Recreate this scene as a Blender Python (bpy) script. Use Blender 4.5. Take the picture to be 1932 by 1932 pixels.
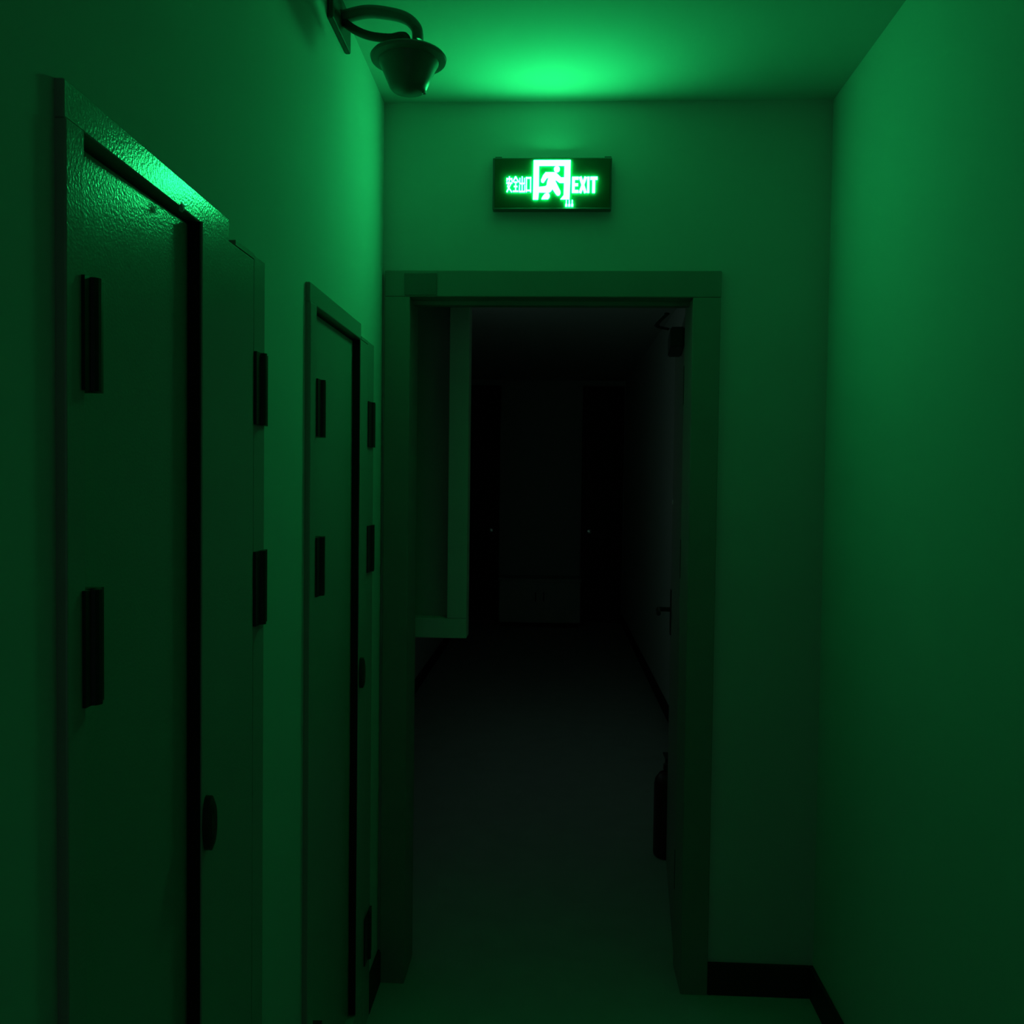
import bpy, bmesh, math
from mathutils import Vector, Matrix

# ---------------------------------------------------------------- scene, camera, world
for o in list(bpy.data.objects):
    bpy.data.objects.remove(o, do_unlink=True)
scene = bpy.context.scene
C = scene.collection

EYE = 1.548
YAW, PITCH, ROLL = math.radians(2.636), math.radians(1.853), math.radians(0.72)
cam = bpy.data.cameras.new('camera')
cam.sensor_width = 36.0
cam.sensor_fit = 'HORIZONTAL'
cam.lens = 1700.0 / 1932.0 * 36.0
cam.clip_start = 0.02
cam_o = bpy.data.objects.new('camera', cam)
C.objects.link(cam_o)
cam_o.matrix_world = (Matrix.Translation((0, 0, EYE)) @ Matrix.Rotation(YAW, 4, 'Z')
                      @ Matrix.Rotation(math.radians(90) - PITCH, 4, 'X') @ Matrix.Rotation(ROLL, 4, 'Z'))
scene.camera = cam_o

world = bpy.data.worlds.new('night')
scene.world = world
world.use_nodes = True
bg = world.node_tree.nodes['Background']
bg.inputs[0].default_value = (0.38, 0.78, 0.62, 1)
bg.inputs[1].default_value = 0.12

scene.view_settings.view_transform = 'Standard'
scene.view_settings.look = 'None'
scene.view_settings.exposure = 0.0
scene.view_settings.gamma = 1.0
scene.view_settings.use_curve_mapping = False
scene.cycles.max_bounces = 6
scene.cycles.adaptive_threshold = 0.02
scene.cycles.caustics_reflective = False
scene.cycles.caustics_refractive = False

SIGN_COLOR = (0.017, 1.0, 0.22)      # green light of the sign
SIGN_STRENGTH = 57.0

# ---------------------------------------------------------------- materials
def material(name, color, rough=0.5, spec=0.5, metal=0.0, noise=0.0, noise_scale=20.0,
             bump=0.0, bump_scale=60.0, coat=0.0, rough_var=0.0):
    m = bpy.data.materials.new(name)
    m.use_nodes = True
    nt = m.node_tree
    b = nt.nodes['Principled BSDF']
    b.inputs['Base Color'].default_value = (*color, 1)
    b.inputs['Roughness'].default_value = rough
    b.inputs['Specular IOR Level'].default_value = spec
    b.inputs['Metallic'].default_value = metal
    b.inputs['Coat Weight'].default_value = coat
    tc = nt.nodes.new('ShaderNodeTexCoord')
    if noise > 0:
        n = nt.nodes.new('ShaderNodeTexNoise')
        n.inputs['Scale'].default_value = noise_scale
        n.inputs['Detail'].default_value = 3
        nt.links.new(tc.outputs['Object'], n.inputs['Vector'])
        mx = nt.nodes.new('ShaderNodeMix')
        mx.data_type = 'RGBA'
        mx.inputs['A'].default_value = (*[c * (1 - noise) for c in color], 1)
        mx.inputs['B'].default_value = (*[min(1, c * (1 + noise)) for c in color], 1)
        nt.links.new(n.outputs['Fac'], mx.inputs['Factor'])
        nt.links.new(mx.outputs['Result'], b.inputs['Base Color'])
    if bump > 0:
        n2 = nt.nodes.new('ShaderNodeTexNoise')
        n2.inputs['Scale'].default_value = bump_scale
        n2.inputs['Detail'].default_value = 2
        nt.links.new(tc.outputs['Object'], n2.inputs['Vector'])
        bp = nt.nodes.new('ShaderNodeBump')
        bp.inputs['Strength'].default_value = bump
        bp.inputs['Distance'].default_value = 0.004
        nt.links.new(n2.outputs['Fac'], bp.inputs['Height'])
        nt.links.new(bp.outputs['Normal'], b.inputs['Normal'])
    if rough_var > 0:
        n3 = nt.nodes.new('ShaderNodeTexNoise')
        n3.inputs['Scale'].default_value = 35
        n3.inputs['Detail'].default_value = 5
        nt.links.new(tc.outputs['Object'], n3.inputs['Vector'])
        mr = nt.nodes.new('ShaderNodeMapRange')
        mr.inputs['To Min'].default_value = max(0.02, rough - rough_var)
        mr.inputs['To Max'].default_value = min(1, rough + rough_var)
        nt.links.new(n3.outputs['Fac'], mr.inputs['Value'])
        nt.links.new(mr.outputs['Result'], b.inputs['Roughness'])
    return m

def emitter(name, color, strength):
    m = bpy.data.materials.new(name)
    m.use_nodes = True
    b = m.node_tree.nodes['Principled BSDF']
    b.inputs['Base Color'].default_value = (0.6, 0.6, 0.6, 1)
    b.inputs['Emission Color'].default_value = (*color, 1)
    b.inputs['Emission Strength'].default_value = strength
    return m

M = dict(
    wall=material('white_wall_paint', (0.64, 0.64, 0.62), 0.85, 0.2, noise=0.04, noise_scale=3),
    ceiling=material('white_ceiling_paint', (0.62, 0.62, 0.60), 0.9, 0.2, noise=0.03, noise_scale=3),
    floor=material('grey_floor_tile', (0.46, 0.46, 0.45), 0.6, 0.3, noise=0.12, noise_scale=8),
    door=material('grey_painted_steel', (0.40, 0.40, 0.38), 0.18, 0.36, noise=0.02, noise_scale=12, bump=0.09, bump_scale=240, rough_var=0.03),
    casing=material('dull_painted_casing', (0.30, 0.29, 0.27), 0.5, 0.4, noise=0.08, noise_scale=10),
    leaf=material('dull_door_leaf', (0.26, 0.25, 0.23), 0.45, 0.4, noise=0.08, noise_scale=10),
    base=material('dark_skirting', (0.02, 0.017, 0.015), 0.6, 0.3, noise=0.2),
    hinge=material('blackened_steel', (0.02, 0.02, 0.02), 0.45, 0.4, metal=0.0, noise=0.2, noise_scale=60),
    lock=material('dark_bronze', (0.03, 0.027, 0.022), 0.35, 0.5),
    edge_shade=material('painted_edge_shade', (0.012, 0.012, 0.012), 0.7, 0.2),  # black that stands in for shade on the leaf edge
    chip=material('bare_white_chip', (0.8, 0.8, 0.8), 0.6, 0.4),
    sash=material('pale_sash_frame', (0.75, 0.75, 0.72), 0.4, 0.4, noise=0.04),
    glass=material('frosted_pane', (0.5, 0.5, 0.48), 0.5, 0.4),
    darkdoor=material('dark_wood', (0.035, 0.022, 0.016), 0.5, 0.3, noise=0.25, noise_scale=14),
    palebox=material('pale_board', (0.7, 0.7, 0.66), 0.6, 0.3, noise=0.05),
    red=material('red_enamel', (0.05, 0.006, 0.006), 0.4, 0.4),
    housing=material('sign_housing_metal', (0.14, 0.15, 0.14), 0.4, 0.5, noise=0.1),
    face=material('green_acrylic', (0.004, 0.075, 0.03), 0.3, 0.4),
    fixture=material('grey_plastic', (0.16, 0.16, 0.155), 0.4, 0.4, noise=0.05),
    fixture_dark=material('dark_plastic', (0.05, 0.05, 0.05), 0.4, 0.4),
    dome=material('smoked_dome', (0.13, 0.13, 0.125), 0.35, 0.5),
    chrome=material('chrome', (0.8, 0.8, 0.8), 0.15, 0.5, metal=1.0),
    glow=emitter('lit_lettering', SIGN_COLOR, SIGN_STRENGTH),
)

def clear_glass(name):
    m = bpy.data.materials.new(name)
    m.use_nodes = True
    nt = m.node_tree
    nt.nodes.remove(nt.nodes['Principled BSDF'])
    t = nt.nodes.new('ShaderNodeBsdfTransparent')
    g = nt.nodes.new('ShaderNodeBsdfGlossy')
    g.inputs['Roughness'].default_value = 0.03
    mx = nt.nodes.new('ShaderNodeMixShader')
    mx.inputs['Fac'].default_value = 0.08
    nt.links.new(t.outputs[0], mx.inputs[1])
    nt.links.new(g.outputs[0], mx.inputs[2])
    nt.links.new(mx.outputs[0], nt.nodes['Material Output'].inputs['Surface'])
    return m
M['clear'] = clear_glass('clear_window_glass')

# ---------------------------------------------------------------- mesh helpers
def add_box(bm, x0, x1, y0, y1, z0, z1):
    vs = [bm.verts.new(p) for p in ((x0, y0, z0), (x1, y0, z0), (x1, y1, z0), (x0, y1, z0),
                                    (x0, y0, z1), (x1, y0, z1), (x1, y1, z1), (x0, y1, z1))]
    for f in ((3, 2, 1, 0), (4, 5, 6, 7), (0, 1, 5, 4), (1, 2, 6, 5), (2, 3, 7, 6), (3, 0, 4, 7)):
        bm.faces.new([vs[i] for i in f])

def add_lathe(bm, profile, seg=32, center=(0, 0, 0)):
    cx, cy, cz = center
    rings = []
    for r, z in profile:
        if r < 1e-6:
            rings.append([bm.verts.new((cx, cy, cz + z))])
        else:
            rings.append([bm.verts.new((cx + r * math.cos(2 * math.pi * k / seg), cy + r * math.sin(2 * math.pi * k / seg), cz + z))
                          for k in range(seg)])
    for a, b in zip(rings[:-1], rings[1:]):
        for k in range(seg):
            k2 = (k + 1) % seg
            if len(a) == 1 and len(b) == 1:
                continue
            if len(a) == 1:
                bm.faces.new((a[0], b[k2], b[k]))
            elif len(b) == 1:
                bm.faces.new((a[k], a[k2], b[0]))
            else:
                bm.faces.new((a[k], a[k2], b[k2], b[k]))
    if len(rings[0]) > 1:
        bm.faces.new(list(reversed(rings[0])))
    if len(rings[-1]) > 1:
        bm.faces.new(rings[-1])
    bmesh.ops.recalc_face_normals(bm, faces=bm.faces)

def smooth_path(pts, n=6):
    pts = [Vector(p) for p in pts]
    out = []
    P = [pts[0] * 2 - pts[1]] + pts + [pts[-1] * 2 - pts[-2]]
    for i in range(1, len(P) - 2):
        for k in range(n):
            t = k / n
            a, b, c, d = P[i - 1], P[i], P[i + 1], P[i + 2]
            out.append(0.5 * ((2 * b) + (c - a) * t + (2 * a - 5 * b + 4 * c - d) * t * t + (3 * b - a - 3 * c + d) * t ** 3))
    out.append(pts[-1])
    return out

def add_sweep(bm, pts, ru, rv=None, seg=12, up=(0, 0, 1)):
    """tube (or flattened strap when rv differs) along a path"""
    rv = rv or ru
    rings = []
    n = len(pts)
    for i, p in enumerate(pts):
        t = (pts[min(i + 1, n - 1)] - pts[max(i - 1, 0)]).normalized()
        upv = Vector(up)
        s = t.cross(upv)
        if s.length < 1e-3:
            s = t.cross(Vector((1, 0, 0)))
        s.normalize()
        w = s.cross(t).normalized()
        rings.append([bm.verts.new(p + s * ru * math.cos(2 * math.pi * k / seg) + w * rv * math.sin(2 * math.pi * k / seg)) for k in range(seg)])
    for a, b in zip(rings[:-1], rings[1:]):
        for k in range(seg):
            bm.faces.new((a[k], a[(k + 1) % seg], b[(k + 1) % seg], b[k]))
    bm.faces.new(list(reversed(rings[0])))
    bm.faces.new(rings[-1])
    bmesh.ops.recalc_face_normals(bm, faces=bm.faces)

def add_prism(bm, pts, y_front, y_back):
    """outline in the x/z plane extruded along y"""
    a = [bm.verts.new((x, y_front, z)) for x, z in pts]
    b = [bm.verts.new((x, y_back, z)) for x, z in pts]
    bm.faces.new(a)
    bm.faces.new(list(reversed(b)))
    n = len(pts)
    for i in range(n):
        bm.faces.new((a[i], b[i], b[(i + 1) % n], a[(i + 1) % n]))
    bmesh.ops.recalc_face_normals(bm, faces=bm.faces)

def obj(name, bm, mat, parent=None, bevel=0.0, smooth=False):
    if bevel > 0:
        bmesh.ops.bevel(bm, geom=list(bm.edges), offset=bevel, segments=2, affect='EDGES', profile=0.5)
    me = bpy.data.meshes.new(name)
    bm.to_mesh(me)
    bm.free()
    if smooth:
        for p in me.polygons:
            p.use_smooth = True
        me.set_sharp_from_angle(angle=math.radians(40))
    me.materials.append(M[mat])
    o = bpy.data.objects.new(name, me)
    C.objects.link(o)
    if parent is not None:
        o.parent = parent
        o.matrix_parent_inverse = parent.matrix_world.inverted()
    return o

def box(name, mat, x0, x1, y0, y1, z0, z1, parent=None, bevel=0.0):
    bm = bmesh.new()
    add_box(bm, x0, x1, y0, y1, z0, z1)
    return obj(name, bm, mat, parent, bevel)

def boxes(name, mat, lst, parent=None):
    bm = bmesh.new()
    for b in lst:
        add_box(bm, *b)
    return obj(name, bm, mat, parent)

def thing(name, loc=(0, 0, 0)):
    o = bpy.data.objects.new(name, None)
    o.empty_display_size = 0.1
    C.objects.link(o)
    o.location = loc
    o.matrix_world = Matrix.Translation(loc)
    return o

def tag(o, label, cat, group=None, kind=None):
    o['label'] = label
    o['category'] = cat
    if group:
        o['group'] = group
    if kind:
        o['kind'] = kind
    return o

def struct(o, label, cat):
    return tag(o, label, cat, kind='structure')

# ---------------------------------------------------------------- room dimensions
XL, XR = -0.525, 0.805           # near corridor
YB, YE = -3.2, 2.726           # back end, face of the end wall
H = 2.685
WT = 0.14                      # wall thickness
FXL, FXR, FY = -1.0, 0.775, 10.0   # corridor beyond the doorway
OXL, OXR, OZ = -0.440, 0.405, 2.104   # clear opening

# wall-recess openings for the two shaft doors: (near edge, far edge)
D1, D2 = (0.928, 1.580), (1.878, 2.545)
DZ_TOP = 1.964

struct(box('floor', 'floor', -1.3, 1.1, YB - 0.2, FY + 0.2, -0.1, 0.0),
       'dark bare corridor floor running through the doorway', 'floor')
struct(box('ceiling', 'ceiling', -1.3, 1.1, YB - 0.2, FY + 0.2, H, H + 0.1),
       'pale ceiling lit green above the exit sign', 'ceiling')

# left wall with two shaft openings
hl = [(XL - WT, XL, YB - 0.2, D1[0] + 0.03, 0, H)]
hl.append((XL - WT, XL, D1[1] - 0.03, D2[0] + 0.03, 0, H))
hl.append((XL - WT, XL, D2[1] - 0.03, YE + WT, 0, H))
for d in (D1, D2):
    hl.append((XL - WT, XL, d[0] + 0.03, d[1] - 0.03, 1.93, H))
    hl.append((XL - WT, XL - 0.10, d[0] + 0.03, d[1] - 0.03, 0, 1.93))
    hl.append((XL - 0.10, XL, d[0] + 0.03, d[1] - 0.03, 0, 0.10))
struct(boxes('wall_left', 'wall', hl), 'white painted left corridor wall holding two narrow steel doors', 'wall')
struct(box('wall_right', 'wall', XR, XR + WT, YB - 0.2, YE + WT, 0, H),
       'plain white painted right corridor wall', 'wall')
struct(boxes('wall_end', 'wall', [
    (-1.3, OXL - 0.03, YE, YE + WT, 0, H),
    (OXR + 0.03, 1.1, YE, YE + WT, 0, H),
    (OXL - 0.03, OXR + 0.03, YE, YE + WT, OZ + 0.03, H)]),
    'white end wall with the doorway below the exit sign', 'wall')

# corridor beyond the doorway; its left wall has the window opening, widened out of view for more light
WY0, WY1, WZ0, WZ1 = 3.19, 5.70, 1.02, 2.40
struct(boxes('wall_far_left', 'wall', [
    (FXL - WT, FXL, YE + WT, WY0, 0, H), (FXL - WT, FXL, WY1, FY + WT, 0, H),
    (FXL - WT, FXL, WY0, WY1, 0, WZ0), (FXL - WT, FXL, WY0, WY1, WZ1, H)]),
    'unlit left wall of the corridor beyond the doorway', 'wall')
struct(box('wall_far_right', 'wall', FXR, FXR + WT, YE + WT, FY + WT, 0, H),
       'unlit right wall of the corridor beyond the doorway', 'wall')
struct(box('wall_far_end', 'wall', FXL - WT, FXR + WT, FY, FY + WT, 0, H),
       'dark wall closing the far end of the corridor', 'wall')

# skirting boards
BH, BT = 0.098, 0.012
def skirting(name, label, segs):
    bm = bmesh.new()
    for (x0, x1, y0, y1) in segs:
        add_box(bm, x0, x1, y0, y1, 0, BH)
    struct(obj(name, bm, 'base', bevel=0.002), label, 'skirting board')
skirting('baseboard_left', 'dark skirting along the left wall between the steel doors',
         [(XL, XL + BT, YB, D1[0] - 0.002), (XL, XL + BT, D1[1] + 0.002, D2[0] - 0.002), (XL, XL + BT, D2[1] + 0.002, YE)])
skirting('baseboard_right', 'dark skirting along the right wall', [(XR - BT, XR, YB, YE)])
skirting('baseboard_end', 'dark skirting on the end wall right of the doorway', [(0.488, XR - BT, YE - BT, YE)])
skirting('baseboard_far_left', 'dark skirting of the left wall beyond the doorway', [(FXL, FXL + BT, YE + WT, FY)])
skirting('baseboard_far_right', 'dark skirting of the right wall beyond the doorway', [(FXR - BT, FXR, YE + WT, FY)])

# ---------------------------------------------------------------- exit sign (main light)
S = 0.353 / 223.0
UX, UZ = -0.018, 2.4355           # centre of the sign on the wall
def sp(px, py):                   # sign artwork units -> wall x/z
    return (UX + (px - 1041.5) * S, UZ - (py - 351.5) * S)
def z2(zx, zy):
    return sp(900 + zx / 6.9, 270 + zy / 6.9)

SY_BACK = YE
SY_FACE = YE - 0.028
SY_GL = SY_FACE - 0.005
sign = thing('exit_sign', (UX, YE, UZ - 0.074))
tag(sign, 'lit green exit sign with running figure mounted above the doorway', 'exit sign')
x0, z1 = sp(930, 303); x1, z0 = sp(1153, 400)
box('housing', 'housing', x0, x1, SY_FACE + 0.004, SY_BACK, z0, z1, sign, 0.003)
fx0, fz1 = sp(934, 305.5); fx1, fz0 = sp(1150, 399)
face = box('face_plate', 'face', fx0, fx1, SY_FACE, SY_FACE + 0.005, fz0, fz1, sign, 0.0012)
face['label'] = 'dark green translucent face plate'
rx0, rz1 = sp(933, 382.5); rx1, rz0 = sp(1151, 397.5)
box('lower_ledge', 'housing', rx0, rx1, SY_FACE - 0.002, SY_FACE + 0.003, rz0 - 0.004, rz0, sign, 0.0008)
for px in (940, 1146):
    bx, bz = sp(px, 303)
    tab = box('mounting_tab', 'housing', bx - 0.010, bx + 0.010, SY_BACK - 0.004, SY_BACK, bz - 0.004, bz + 0.010, sign, 0.001)

def glyph(name, polys, label=None, parent=sign):
    bm = bmesh.new()
    for p in polys:
        add_prism(bm, p, SY_GL, SY_FACE)
    o = obj(name, bm, 'glow', parent)
    if label:
        o['label'] = label
    return o

def zpoly(pts):
    return [z2(*p) for p in pts]
def rect(a, b, c, d):
    return zpoly([(a, b), (c, b), (c, d), (a, d)])
def stroke(a, b, w):
    (ax, ay), (bx, by) = a, b
    dx, dy = bx - ax, by - ay
    L = math.hypot(dx, dy)
    nx, ny = -dy / L * w / 2, dx / L * w / 2
    return zpoly([(ax + nx, ay + ny), (bx + nx, by + ny), (bx - nx, by - ny), (ax - nx, ay - ny)])
def disc(cx, cy, r, n=24, sx=1.0, sy=1.0, rot=0.0):
    out = []
    for k in range(n):
        a = 2 * math.pi * k / n
        x, y = r * sx * math.cos(a), r * sy * math.sin(a)
        out.append((cx + x * math.cos(rot) - y * math.sin(rot), cy + x * math.sin(rot) + y * math.cos(rot)))
    return zpoly(out)

# doorway symbol
glyph('doorway_symbol', [zpoly([(737, 275), (1213, 275), (1211, 560), (1205, 770), (1088, 770), (1128, 722), (1133, 342), (808, 342),
                                (808, 690), (800, 772), (733, 772), (735, 620)])], 'glowing white doorway outline')
# running figure
glyph('running_figure', [
    disc(1037, 387, 38),
    zpoly([(893, 428), (1022, 428), (1050, 455), (1092, 495), (1136, 495), (1136, 560), (1075, 560), (1024, 522), (1022, 545),
           (1050, 600), (1085, 668), (1088, 692), (1076, 716), (1054, 724), (1034, 712), (1008, 675), (984, 638), (962, 668),
           (938, 684), (806, 680), (806, 615), (890, 606), (906, 596), (912, 555), (932, 490), (908, 500), (872, 552), (858, 560),
           (838, 548), (834, 524), (862, 465)]),
    zpoly([(843, 768), (856, 738), (885, 702), (915, 690), (942, 702), (950, 724), (945, 748), (925, 768)])],
    'glowing white running figure')
# lettering EXIT
glyph('letter_e', [zpoly([(1234, 487), (1318, 487), (1318, 520), (1270, 520), (1270, 570), (1312, 570), (1312, 602), (1270, 602),
                          (1270, 655), (1318, 655), (1318, 688), (1234, 688)])], 'letter E')
glyph('letter_x', [stroke((1338, 487), (1408, 688), 34), stroke((1408, 487), (1338, 688), 34)], 'letter X')
glyph('letter_i', [rect(1428, 487, 1458, 688)], 'letter I')
glyph('letter_t', [zpoly([(1468, 487), (1560, 487), (1560, 521), (1530, 521), (1530, 688), (1494, 688), (1494, 521), (1468, 521)])], 'letter T')
# lettering, four characters reading an / quan / chu / kou
sw = 11
glyph('character', [rect(420, 480, 433, 505), rect(390, 503, 463, 516), rect(390, 503, 401, 540), rect(452, 503, 463, 540),
                    stroke((428, 522), (405, 610), sw), stroke((405, 606), (458, 676), sw + 1), stroke((450, 560), (395, 676), sw + 1),
                    rect(388, 556, 465, 568)], 'lit character 安')
glyph('character', [stroke((507, 482), (470, 548), 13), stroke((507, 482), (545, 548), 13), rect(486, 545, 529, 557),
                    rect(484, 600, 531, 612), rect(472, 660, 543, 675), rect(501, 548, 514, 668)], 'lit character 全')
glyph('character', [rect(585, 482, 598, 676), rect(556, 500, 567, 572), rect(616, 500, 627, 572), rect(556, 562, 627, 575),
                    rect(552, 590, 563, 676), rect(620, 590, 631, 676), rect(552, 664, 631, 678)], 'lit character 出')
glyph('character', [rect(640, 490, 654, 678), rect(694, 490, 708, 678), rect(640, 490, 708, 505), rect(640, 650, 708, 664)], 'lit character 口')
for zx in (1164, 1202, 1240):
    glyph('indicator_light', [zpoly([(zx - 6, 782), (zx + 6, 782), (zx + 6, 825), (zx + 13, 840), (zx + 13, 862), (zx - 13, 862),
                                     (zx - 13, 840), (zx - 6, 825)])], 'tiny status light')

# ---------------------------------------------------------------- shaft doors on the left wall
XF = XL + 0.012            # face of casing and of the far leaf
XN = XL - 0.009            # face of the set-back near leaf
Z_LEAF = 1.923

def shaft_door(name, label, near, leaf0, meet, head_end, leaf1, far, hinge_near, hinge_far, lean=0.0):
    d = thing(name, (XL, (near + far) / 2, 0))
    struct(d, label, 'door')
    zs = 0.105
    # casing: near jamb, head (stops short of the far corner), far jamb, sill
    box('jamb', 'door', XL - 0.09, XF, near, leaf0, 0.0, Z_LEAF, d, 0.002)
    bm = bmesh.new()
    add_box(bm, XL - 0.09, XF - 0.002, near, head_end, Z_LEAF, DZ_TOP)
    for v in bm.verts:                       # the head sinks into the plaster towards its far end
        if v.co.x > XL and v.co.y > near + 0.1:
            v.co.x -= lean
    obj('head_casing', bm, 'door', d, 0.002)
    box('jamb', 'door', XL - 0.09, XF - 0.001, leaf1 + 0.002, far, 0.0, Z_LEAF + 0.008, d, 0.002)
    bm = bmesh.new()
    add_box(bm, XL - 0.09, XF - 0.001, head_end, leaf1 + 0.002, Z_LEAF, Z_LEAF + 0.008)
    obj('head_strip', bm, 'door', d)
    box('sill', 'door', XL - 0.09, XF - 0.002, leaf0, leaf1, 0.0, zs, d, 0.002)
    # leaves
    near_leaf = box('leaf', 'door', XN - 0.045, XN, leaf0 + 0.003, meet + 0.03, zs + 0.004, Z_LEAF - 0.006, d, 0.0025)
    far_leaf = box('leaf', 'door', XN + 0.001, XF, meet, leaf1 - 0.001, zs + 0.004, Z_LEAF - 0.002, d, 0.002)
    # black strip painting in the shade on the far leaf's exposed meeting edge
    box('shade_strip', 'edge_shade', XN + 0.0012, XF - 0.002, meet - 0.004, meet, zs + 0.006, Z_LEAF - 0.004, far_leaf)
    for (z0, z1) in ((1.643, 1.767), (1.295, 1.424), (0.19, 0.32)):
        for leaf, (h0, h1) in ((near_leaf, hinge_near), (far_leaf, hinge_far)):
            xf = XN if leaf is near_leaf else XF
            hm = bmesh.new()
            add_box(hm, XF - 0.001 if leaf is far_leaf else XN, XF + 0.004, h0, h1, z0, z1)
            # knuckle barrel
            yk = (h0 + h1) / 2
            ring = [(XF + 0.004 + 0.008 * math.cos(a), yk + 0.008 * math.sin(a)) for a in [2 * math.pi * k / 12 for k in range(12)]]
            lo = [hm.verts.new((x, y, z0)) for x, y in ring]
            hi = [hm.verts.new((x, y, z1)) for x, y in ring]
            hm.faces.new(list(reversed(lo))); hm.faces.new(hi)
            for k in range(12):
                hm.faces.new((lo[k], lo[(k + 1) % 12], hi[(k + 1) % 12], hi[k]))
            o = obj('hinge', hm, 'hinge', leaf)
            o['label'] = 'black steel hinge'
    # flush latch: oval body with a small turn
    yk = meet + 0.016
    lb = bmesh.new()
    add_lathe(lb, [(0.016, 0.0), (0.016, 0.010), (0.012, 0.014), (0.0, 0.014)], 20)
    bmesh.ops.scale(lb, verts=lb.verts, vec=(2.6, 0.9, 1.0))
    bmesh.ops.rotate(lb, verts=lb.verts, cent=(0, 0, 0), matrix=Matrix.Rotation(math.radians(90), 3, 'Y'))
    bmesh.ops.translate(lb, verts=lb.verts, vec=(XF - 0.0005, yk, 1.034))
    body = obj('latch', lb, 'lock', far_leaf, smooth=True)
    return d, near_leaf

d1, leaf_a = shaft_door('door_1', 'nearer narrow grey steel double door with green glare on its head casing',
                D1[0], 0.966, 1.294, 1.433, 1.520, D1[1], (0.958, 0.998), (1.522, 1.583), lean=0.0095)
d2, leaf_b = shaft_door('door_2', 'farther narrow grey steel double door beside the end wall corner',
                D2[0], 1.925, 2.365, 2.378, 2.461, D2[1], (1.922, 1.990), (2.458, 2.548))
# loose paint flake at the upper meeting corner of the nearer door
cb = bmesh.new()
bmesh.ops.create_icosphere(cb, subdivisions=1, radius=0.005)
for k, v in enumerate(cb.verts):
    v.co = Vector((v.co.x * 0.9, v.co.y * 1.1, v.co.z * 1.3)) * (1 + 0.25 * math.sin(k * 2.3))
bmesh.ops.translate(cb, verts=cb.verts, vec=(-0.5155, 1.228, 1.920))
chip = obj('paint_chip', cb, 'chip', d1)
chip['label'] = 'small loose white paint flake'

# ---------------------------------------------------------------- end doorway: casing and open leaf
door = thing('door_3', (0, YE, 0))
struct(door, 'wide dull door casing at the corridor end with its leaf swung open', 'door')
CF = YE - 0.014
box('head_casing', 'casing', -0.517, 0.488, CF, YE + WT + 0.012, OZ, 2.183, door, 0.003)
box('jamb', 'casing', -0.517, OXL, CF, YE + WT + 0.012, 0, OZ, door, 0.003)
box('jamb', 'casing', OXR, 0.487, CF, YE + WT + 0.012, 0, OZ, door, 0.003)
pl = box('label_plate', 'housing', -0.457, -0.360, CF - 0.004, CF, 2.108, 2.173, door, 0.001)
pl['label'] = 'small dark label plate on the head casing'
# stop strips inside the frame
box('door_stop', 'casing', OXL, OXR, YE + 0.05, YE + 0.075, OZ - 0.012, OZ, door)

# leaf hinged on the right jamb, swung open into the far corridor
LW, LT = 0.78, 0.044
hx, hy = OXR + 0.004, YE + WT + 0.02
ang = math.radians(5.2)
leaf_bm = bmesh.new()
add_box(leaf_bm, 0, LT, 0, LW, 0.012, OZ - 0.006)
bmesh.ops.bevel(leaf_bm, geom=list(leaf_bm.edges), offset=0.002, segments=2, affect='EDGES')
leaf = obj('leaf', leaf_bm, 'leaf', None)
leaf.location = (hx, hy, 0)
leaf.rotation_euler = (0, 0, -ang)
leaf.matrix_world = Matrix.Translation((hx, hy, 0)) @ Matrix.Rotation(-ang, 4, 'Z')
leaf.parent = door
leaf.matrix_parent_inverse = door.matrix_world.inverted()
def on_leaf(name, bm, mat, bevel=0.0, smooth=False):
    if bevel:
        bmesh.ops.bevel(bm, geom=list(bm.edges), offset=bevel, segments=2, affect='EDGES')
    o = obj(name, bm, mat, None, 0, smooth)
    o.parent = leaf
    return o
bm = bmesh.new(); add_box(bm, -0.004, 0.0, LW - 0.075, LW - 0.025, 0.95, 1.13); on_leaf('lock_plate', bm, 'lock', 0.001)
bm = bmesh.new()
add_sweep(bm, smooth_path([(-0.002, LW - 0.05, 1.05), (-0.045, LW - 0.05, 1.05), (-0.052, LW - 0.06, 1.05), (-0.052, LW - 0.16, 1.048)], 4), 0.009)
on_leaf('lever_handle', bm, 'lock', smooth=True)
bm = bmesh.new(); add_box(bm, -0.045, 0.0, 0.06, 0.30, OZ - 0.11, OZ - 0.045); on_leaf('closer_body', bm, 'fixture_dark', 0.004)
bm = bmesh.new(); add_sweep(bm, smooth_path([(-0.05, 0.12, OZ - 0.043), (-0.09, 0.09, OZ - 0.035), (-0.06, -0.03, OZ - 0.02)], 3), 0.009, 0.004)
on_leaf('closer_arm', bm, 'fixture_dark')
for z in (0.25, 1.25, 1.80):
    bm = bmesh.new(); add_box(bm, -0.004, LT * 0.6, -0.014, 0.003, z, z + 0.125); on_leaf('hinge', bm, 'hinge', 0.001)
bm = bmesh.new(); add_box(bm, -0.003, 0.0, LW - 0.055, LW - 0.040, 1.47, 1.49); on_leaf('viewer', bm, 'chrome', 0.001)

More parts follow.
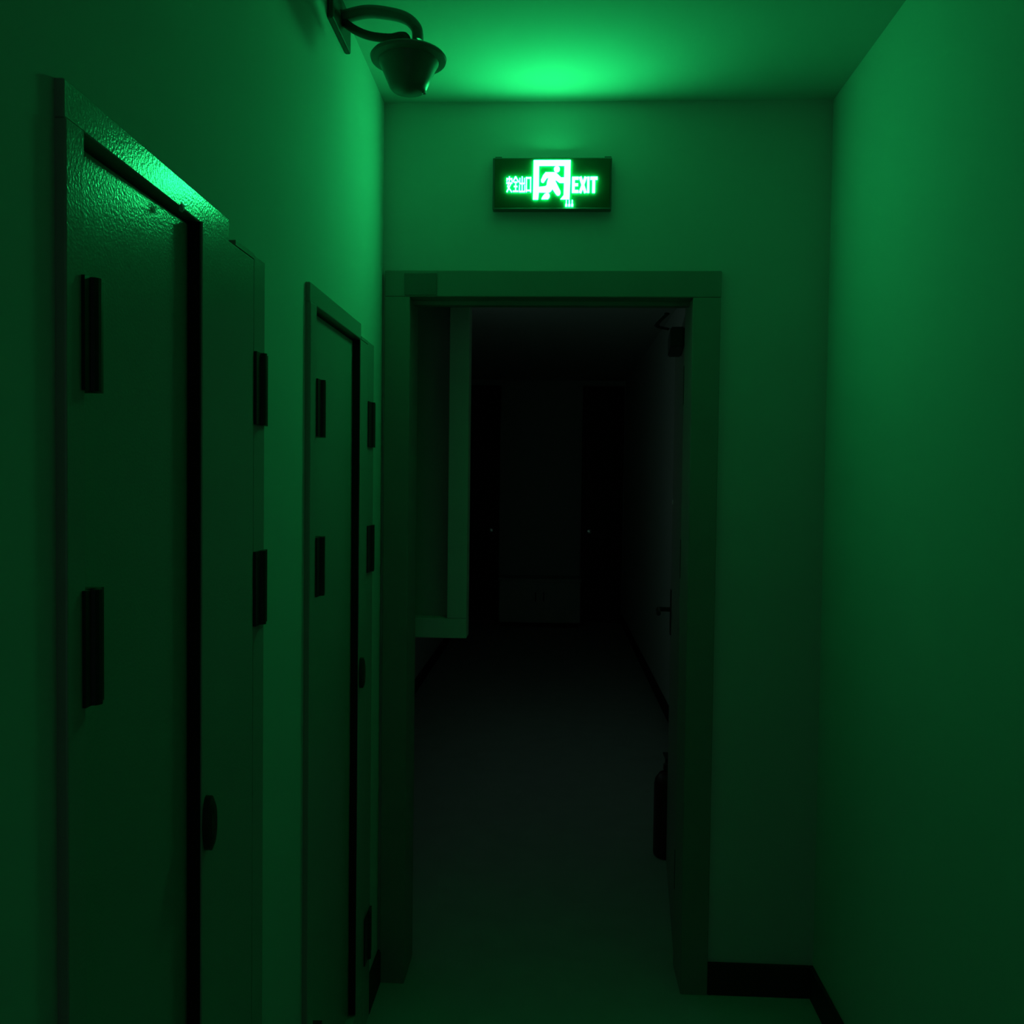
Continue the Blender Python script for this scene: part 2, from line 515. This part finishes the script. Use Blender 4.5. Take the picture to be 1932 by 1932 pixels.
# ---------------------------------------------------------------- fire extinguisher by the leaf edge
ex_x, ex_y = 0.492, 3.745
ex = thing('fire_extinguisher', (ex_x, ex_y, 0))
tag(ex, 'dark slim fire extinguisher on the floor at the open leaf edge', 'fire extinguisher')
bm = bmesh.new()
add_lathe(bm, [(0.050, 0.0), (0.055, 0.006), (0.057, 0.02), (0.057, 0.30), (0.052, 0.325), (0.036, 0.348), (0.018, 0.356), (0.018, 0.366)], 28, (ex_x, ex_y, 0))
obj('cylinder', bm, 'red', ex, smooth=True)
bm = bmesh.new()
add_lathe(bm, [(0.020, 0.364), (0.020, 0.385), (0.013, 0.39), (0.013, 0.402)], 16, (ex_x, ex_y, 0))
obj('valve', bm, 'lock', ex, smooth=True)
bm = bmesh.new()
add_box(bm, ex_x - 0.012, ex_x + 0.012, ex_y - 0.012, ex_y + 0.085, 0.402, 0.410)
obj('lever', bm, 'hinge', ex, 0.001)
bm = bmesh.new()
add_sweep(bm, smooth_path([(ex_x + 0.018, ex_y, 0.378), (ex_x + 0.058, ex_y, 0.37), (ex_x + 0.072, ex_y, 0.31), (ex_x + 0.068, ex_y, 0.14)], 5), 0.008, seg=10)
obj('hose', bm, 'hinge', ex, smooth=True)

# ---------------------------------------------------------------- window in the far left wall with its sash swung open
win = thing('window_1', (FXL, WY0, WZ0))
struct(win, 'pale framed casement sash standing open beyond the left jamb of the doorway', 'window')
fw = 0.04
box('frame_rail', 'sash', FXL - 0.09, FXL - 0.01, WY0, WY1, WZ0, WZ0 + fw, win)
box('frame_rail', 'sash', FXL - 0.09, FXL - 0.01, WY0, WY1, WZ1 - fw, WZ1, win)
box('frame_stile', 'sash', FXL - 0.09, FXL - 0.01, WY0, WY0 + fw, WZ0 + fw, WZ1 - fw, win)
box('frame_stile', 'sash', FXL - 0.09, FXL - 0.01, WY1 - fw, WY1, WZ0 + fw, WZ1 - fw, win)
box('added_mullion', 'sash', FXL - 0.09, FXL - 0.01, 3.85, 3.91, WZ0 + fw, WZ1 - fw, win)
box('added_pane', 'clear', FXL - 0.055, FXL - 0.049, 3.91, WY1 - fw, WZ0 + fw, WZ1 - fw, win)  # pane and mullion added unseen, so more sky light enters the far corridor
SY0, SY1 = 3.10, 3.185
SX0, SX1, SZ0, SZ1 = FXL + 0.004, -0.296, 1.006, 2.33
sr = 0.069
sash = box('sash', 'sash', SX0, SX1, SY0, SY1, SZ0, SZ0 + sr, win, 0.003)
box('sash_rail', 'sash', SX0, SX1, SY0, SY1, SZ1 - sr, SZ1, sash, 0.003)
box('sash_stile', 'sash', SX0, SX0 + sr, SY0, SY1, SZ0 + sr, SZ1 - sr, sash, 0.003)
box('sash_stile', 'sash', SX1 - sr, SX1, SY0, SY1, SZ0 + sr, SZ1 - sr, sash, 0.003)
box('pane', 'glass', SX0 + sr - 0.004, SX1 - sr + 0.004, SY0 + 0.062, SY0 + 0.070, SZ0 + sr - 0.004, SZ1 - sr + 0.004, sash)

# ---------------------------------------------------------------- far end of the dark corridor
def far_door(name, label, xa, xb, ztop, knob_x):
    d = thing(name, ((xa + xb) / 2, FY, 0))
    struct(d, label, 'door')
    box('jamb', 'darkdoor', xa, xa + 0.04, FY - 0.03, FY, 0, ztop, d, 0.002)
    box('jamb', 'darkdoor', xb - 0.04, xb, FY - 0.03, FY, 0, ztop, d, 0.002)
    box('head_casing', 'darkdoor', xa + 0.04, xb - 0.04, FY - 0.03, FY, ztop - 0.05, ztop, d, 0.002)
    lf = box('leaf', 'darkdoor', xa + 0.042, xb - 0.042, FY - 0.02, FY - 0.001, 0.01, ztop - 0.052, d)
    kb = bmesh.new()
    add_lathe(kb, [(0.012, 0), (0.012, 0.03), (0.028, 0.04), (0.026, 0.06), (0, 0.066)], 16)
    bmesh.ops.rotate(kb, verts=kb.verts, cent=(0, 0, 0), matrix=Matrix.Rotation(math.radians(90), 3, 'X'))
    bmesh.ops.translate(kb, verts=kb.verts, vec=(knob_x, FY - 0.02, 1.02))
    obj('knob', kb, 'chrome', lf, smooth=True)
far_door('door_4', 'tall dark door at the far end, left of the pale low cabinet', -0.985, -0.60, 2.62, -0.69)
far_door('door_5', 'tall dark door at the far end, right of the pale low cabinet', 0.305, 0.76, 2.62, 0.40)

cab = thing('low_cabinet', (-0.13, FY - 0.2, 0))
tag(cab, 'pale low cabinet against the far end wall between two dark doors', 'cabinet')
box('body', 'palebox', -0.57, 0.30, FY - 0.36, FY - 0.01, 0.05, 0.50, cab, 0.003)
box('top', 'palebox', -0.58, 0.31, FY - 0.38, FY - 0.01, 0.50, 0.525, cab, 0.003)
box('plinth', 'base', -0.55, 0.28, FY - 0.33, FY - 0.02, 0.0, 0.05, cab)
for a, b in ((-0.562, -0.140), (-0.132, 0.292)):
    dd = box('cabinet_door', 'palebox', a, b, FY - 0.376, FY - 0.3605, 0.06, 0.49, cab, 0.002)
    hx_ = b - 0.04 if a < -0.3 else a + 0.04
    box('handle', 'lock', hx_ - 0.006, hx_ + 0.006, FY - 0.392, FY - 0.376, 0.28, 0.38, dd, 0.002)

# ---------------------------------------------------------------- security camera on a bracket, upper left
ccx, ccy, ccz = -0.349, 2.10, 2.525
sc = thing('security_camera', (XL, 2.12, 2.6))
tag(sc, 'cone shaped dome camera with wide brim hanging from curved wall bracket', 'security camera')
box('wall_plate', 'fixture_dark', XL, XL + 0.014, 2.04, 2.22, 2.59, 2.680, sc, 0.004)
bm = bmesh.new()
add_sweep(bm, smooth_path([(-0.515, 2.14, 2.640), (-0.456, 2.13, 2.647), (-0.404, 2.12, 2.638), (-0.358, 2.105, 2.619), (-0.334, 2.10, 2.597), (-0.328, 2.10, 2.575), (-0.328, 2.10, 2.530)], 6), 0.020, 0.013, seg=12)
obj('bracket_arm', bm, 'fixture', sc, smooth=True)
bm = bmesh.new()
add_sweep(bm, smooth_path([(-0.515, 2.14, 2.632), (-0.478, 2.13, 2.604), (-0.441, 2.12, 2.586), (-0.395, 2.11, 2.576), (-0.368, 2.10, 2.575), (-0.354, 2.095, 2.567), (-0.351, 2.09, 2.530)], 6), 0.010, seg=10)
obj('cable_conduit', bm, 'fixture_dark', sc, smooth=True)
bm = bmesh.new()
add_lathe(bm, [(0.0, 0.010), (0.070, 0.010), (0.084, 0.005), (0.088, 0.0), (0.086, -0.006), (0.074, -0.009), (0.0, -0.009)], 40, (ccx, ccy, ccz))
obj('brim', bm, 'fixture', sc, smooth=True)
bm = bmesh.new()
add_lathe(bm, [(0.070, -0.006), (0.069, -0.012), (0.063, -0.022), (0.050, -0.052), (0.043, -0.068), (0.037, -0.074), (0.0, -0.078)], 40, (ccx, ccy, ccz))
obj('cone_body', bm, 'dome', sc, smooth=True)
bm = bmesh.new()
add_lathe(bm, [(0.0, 0.004), (0.005, 0.003), (0.005, -0.003), (0.0, -0.005)], 12, (ccx + 0.036, ccy + 0.005, ccz - 0.076))
obj('glint_bead', bm, 'chrome', sc, smooth=True)  # chrome bead added to make the glint low on the cone
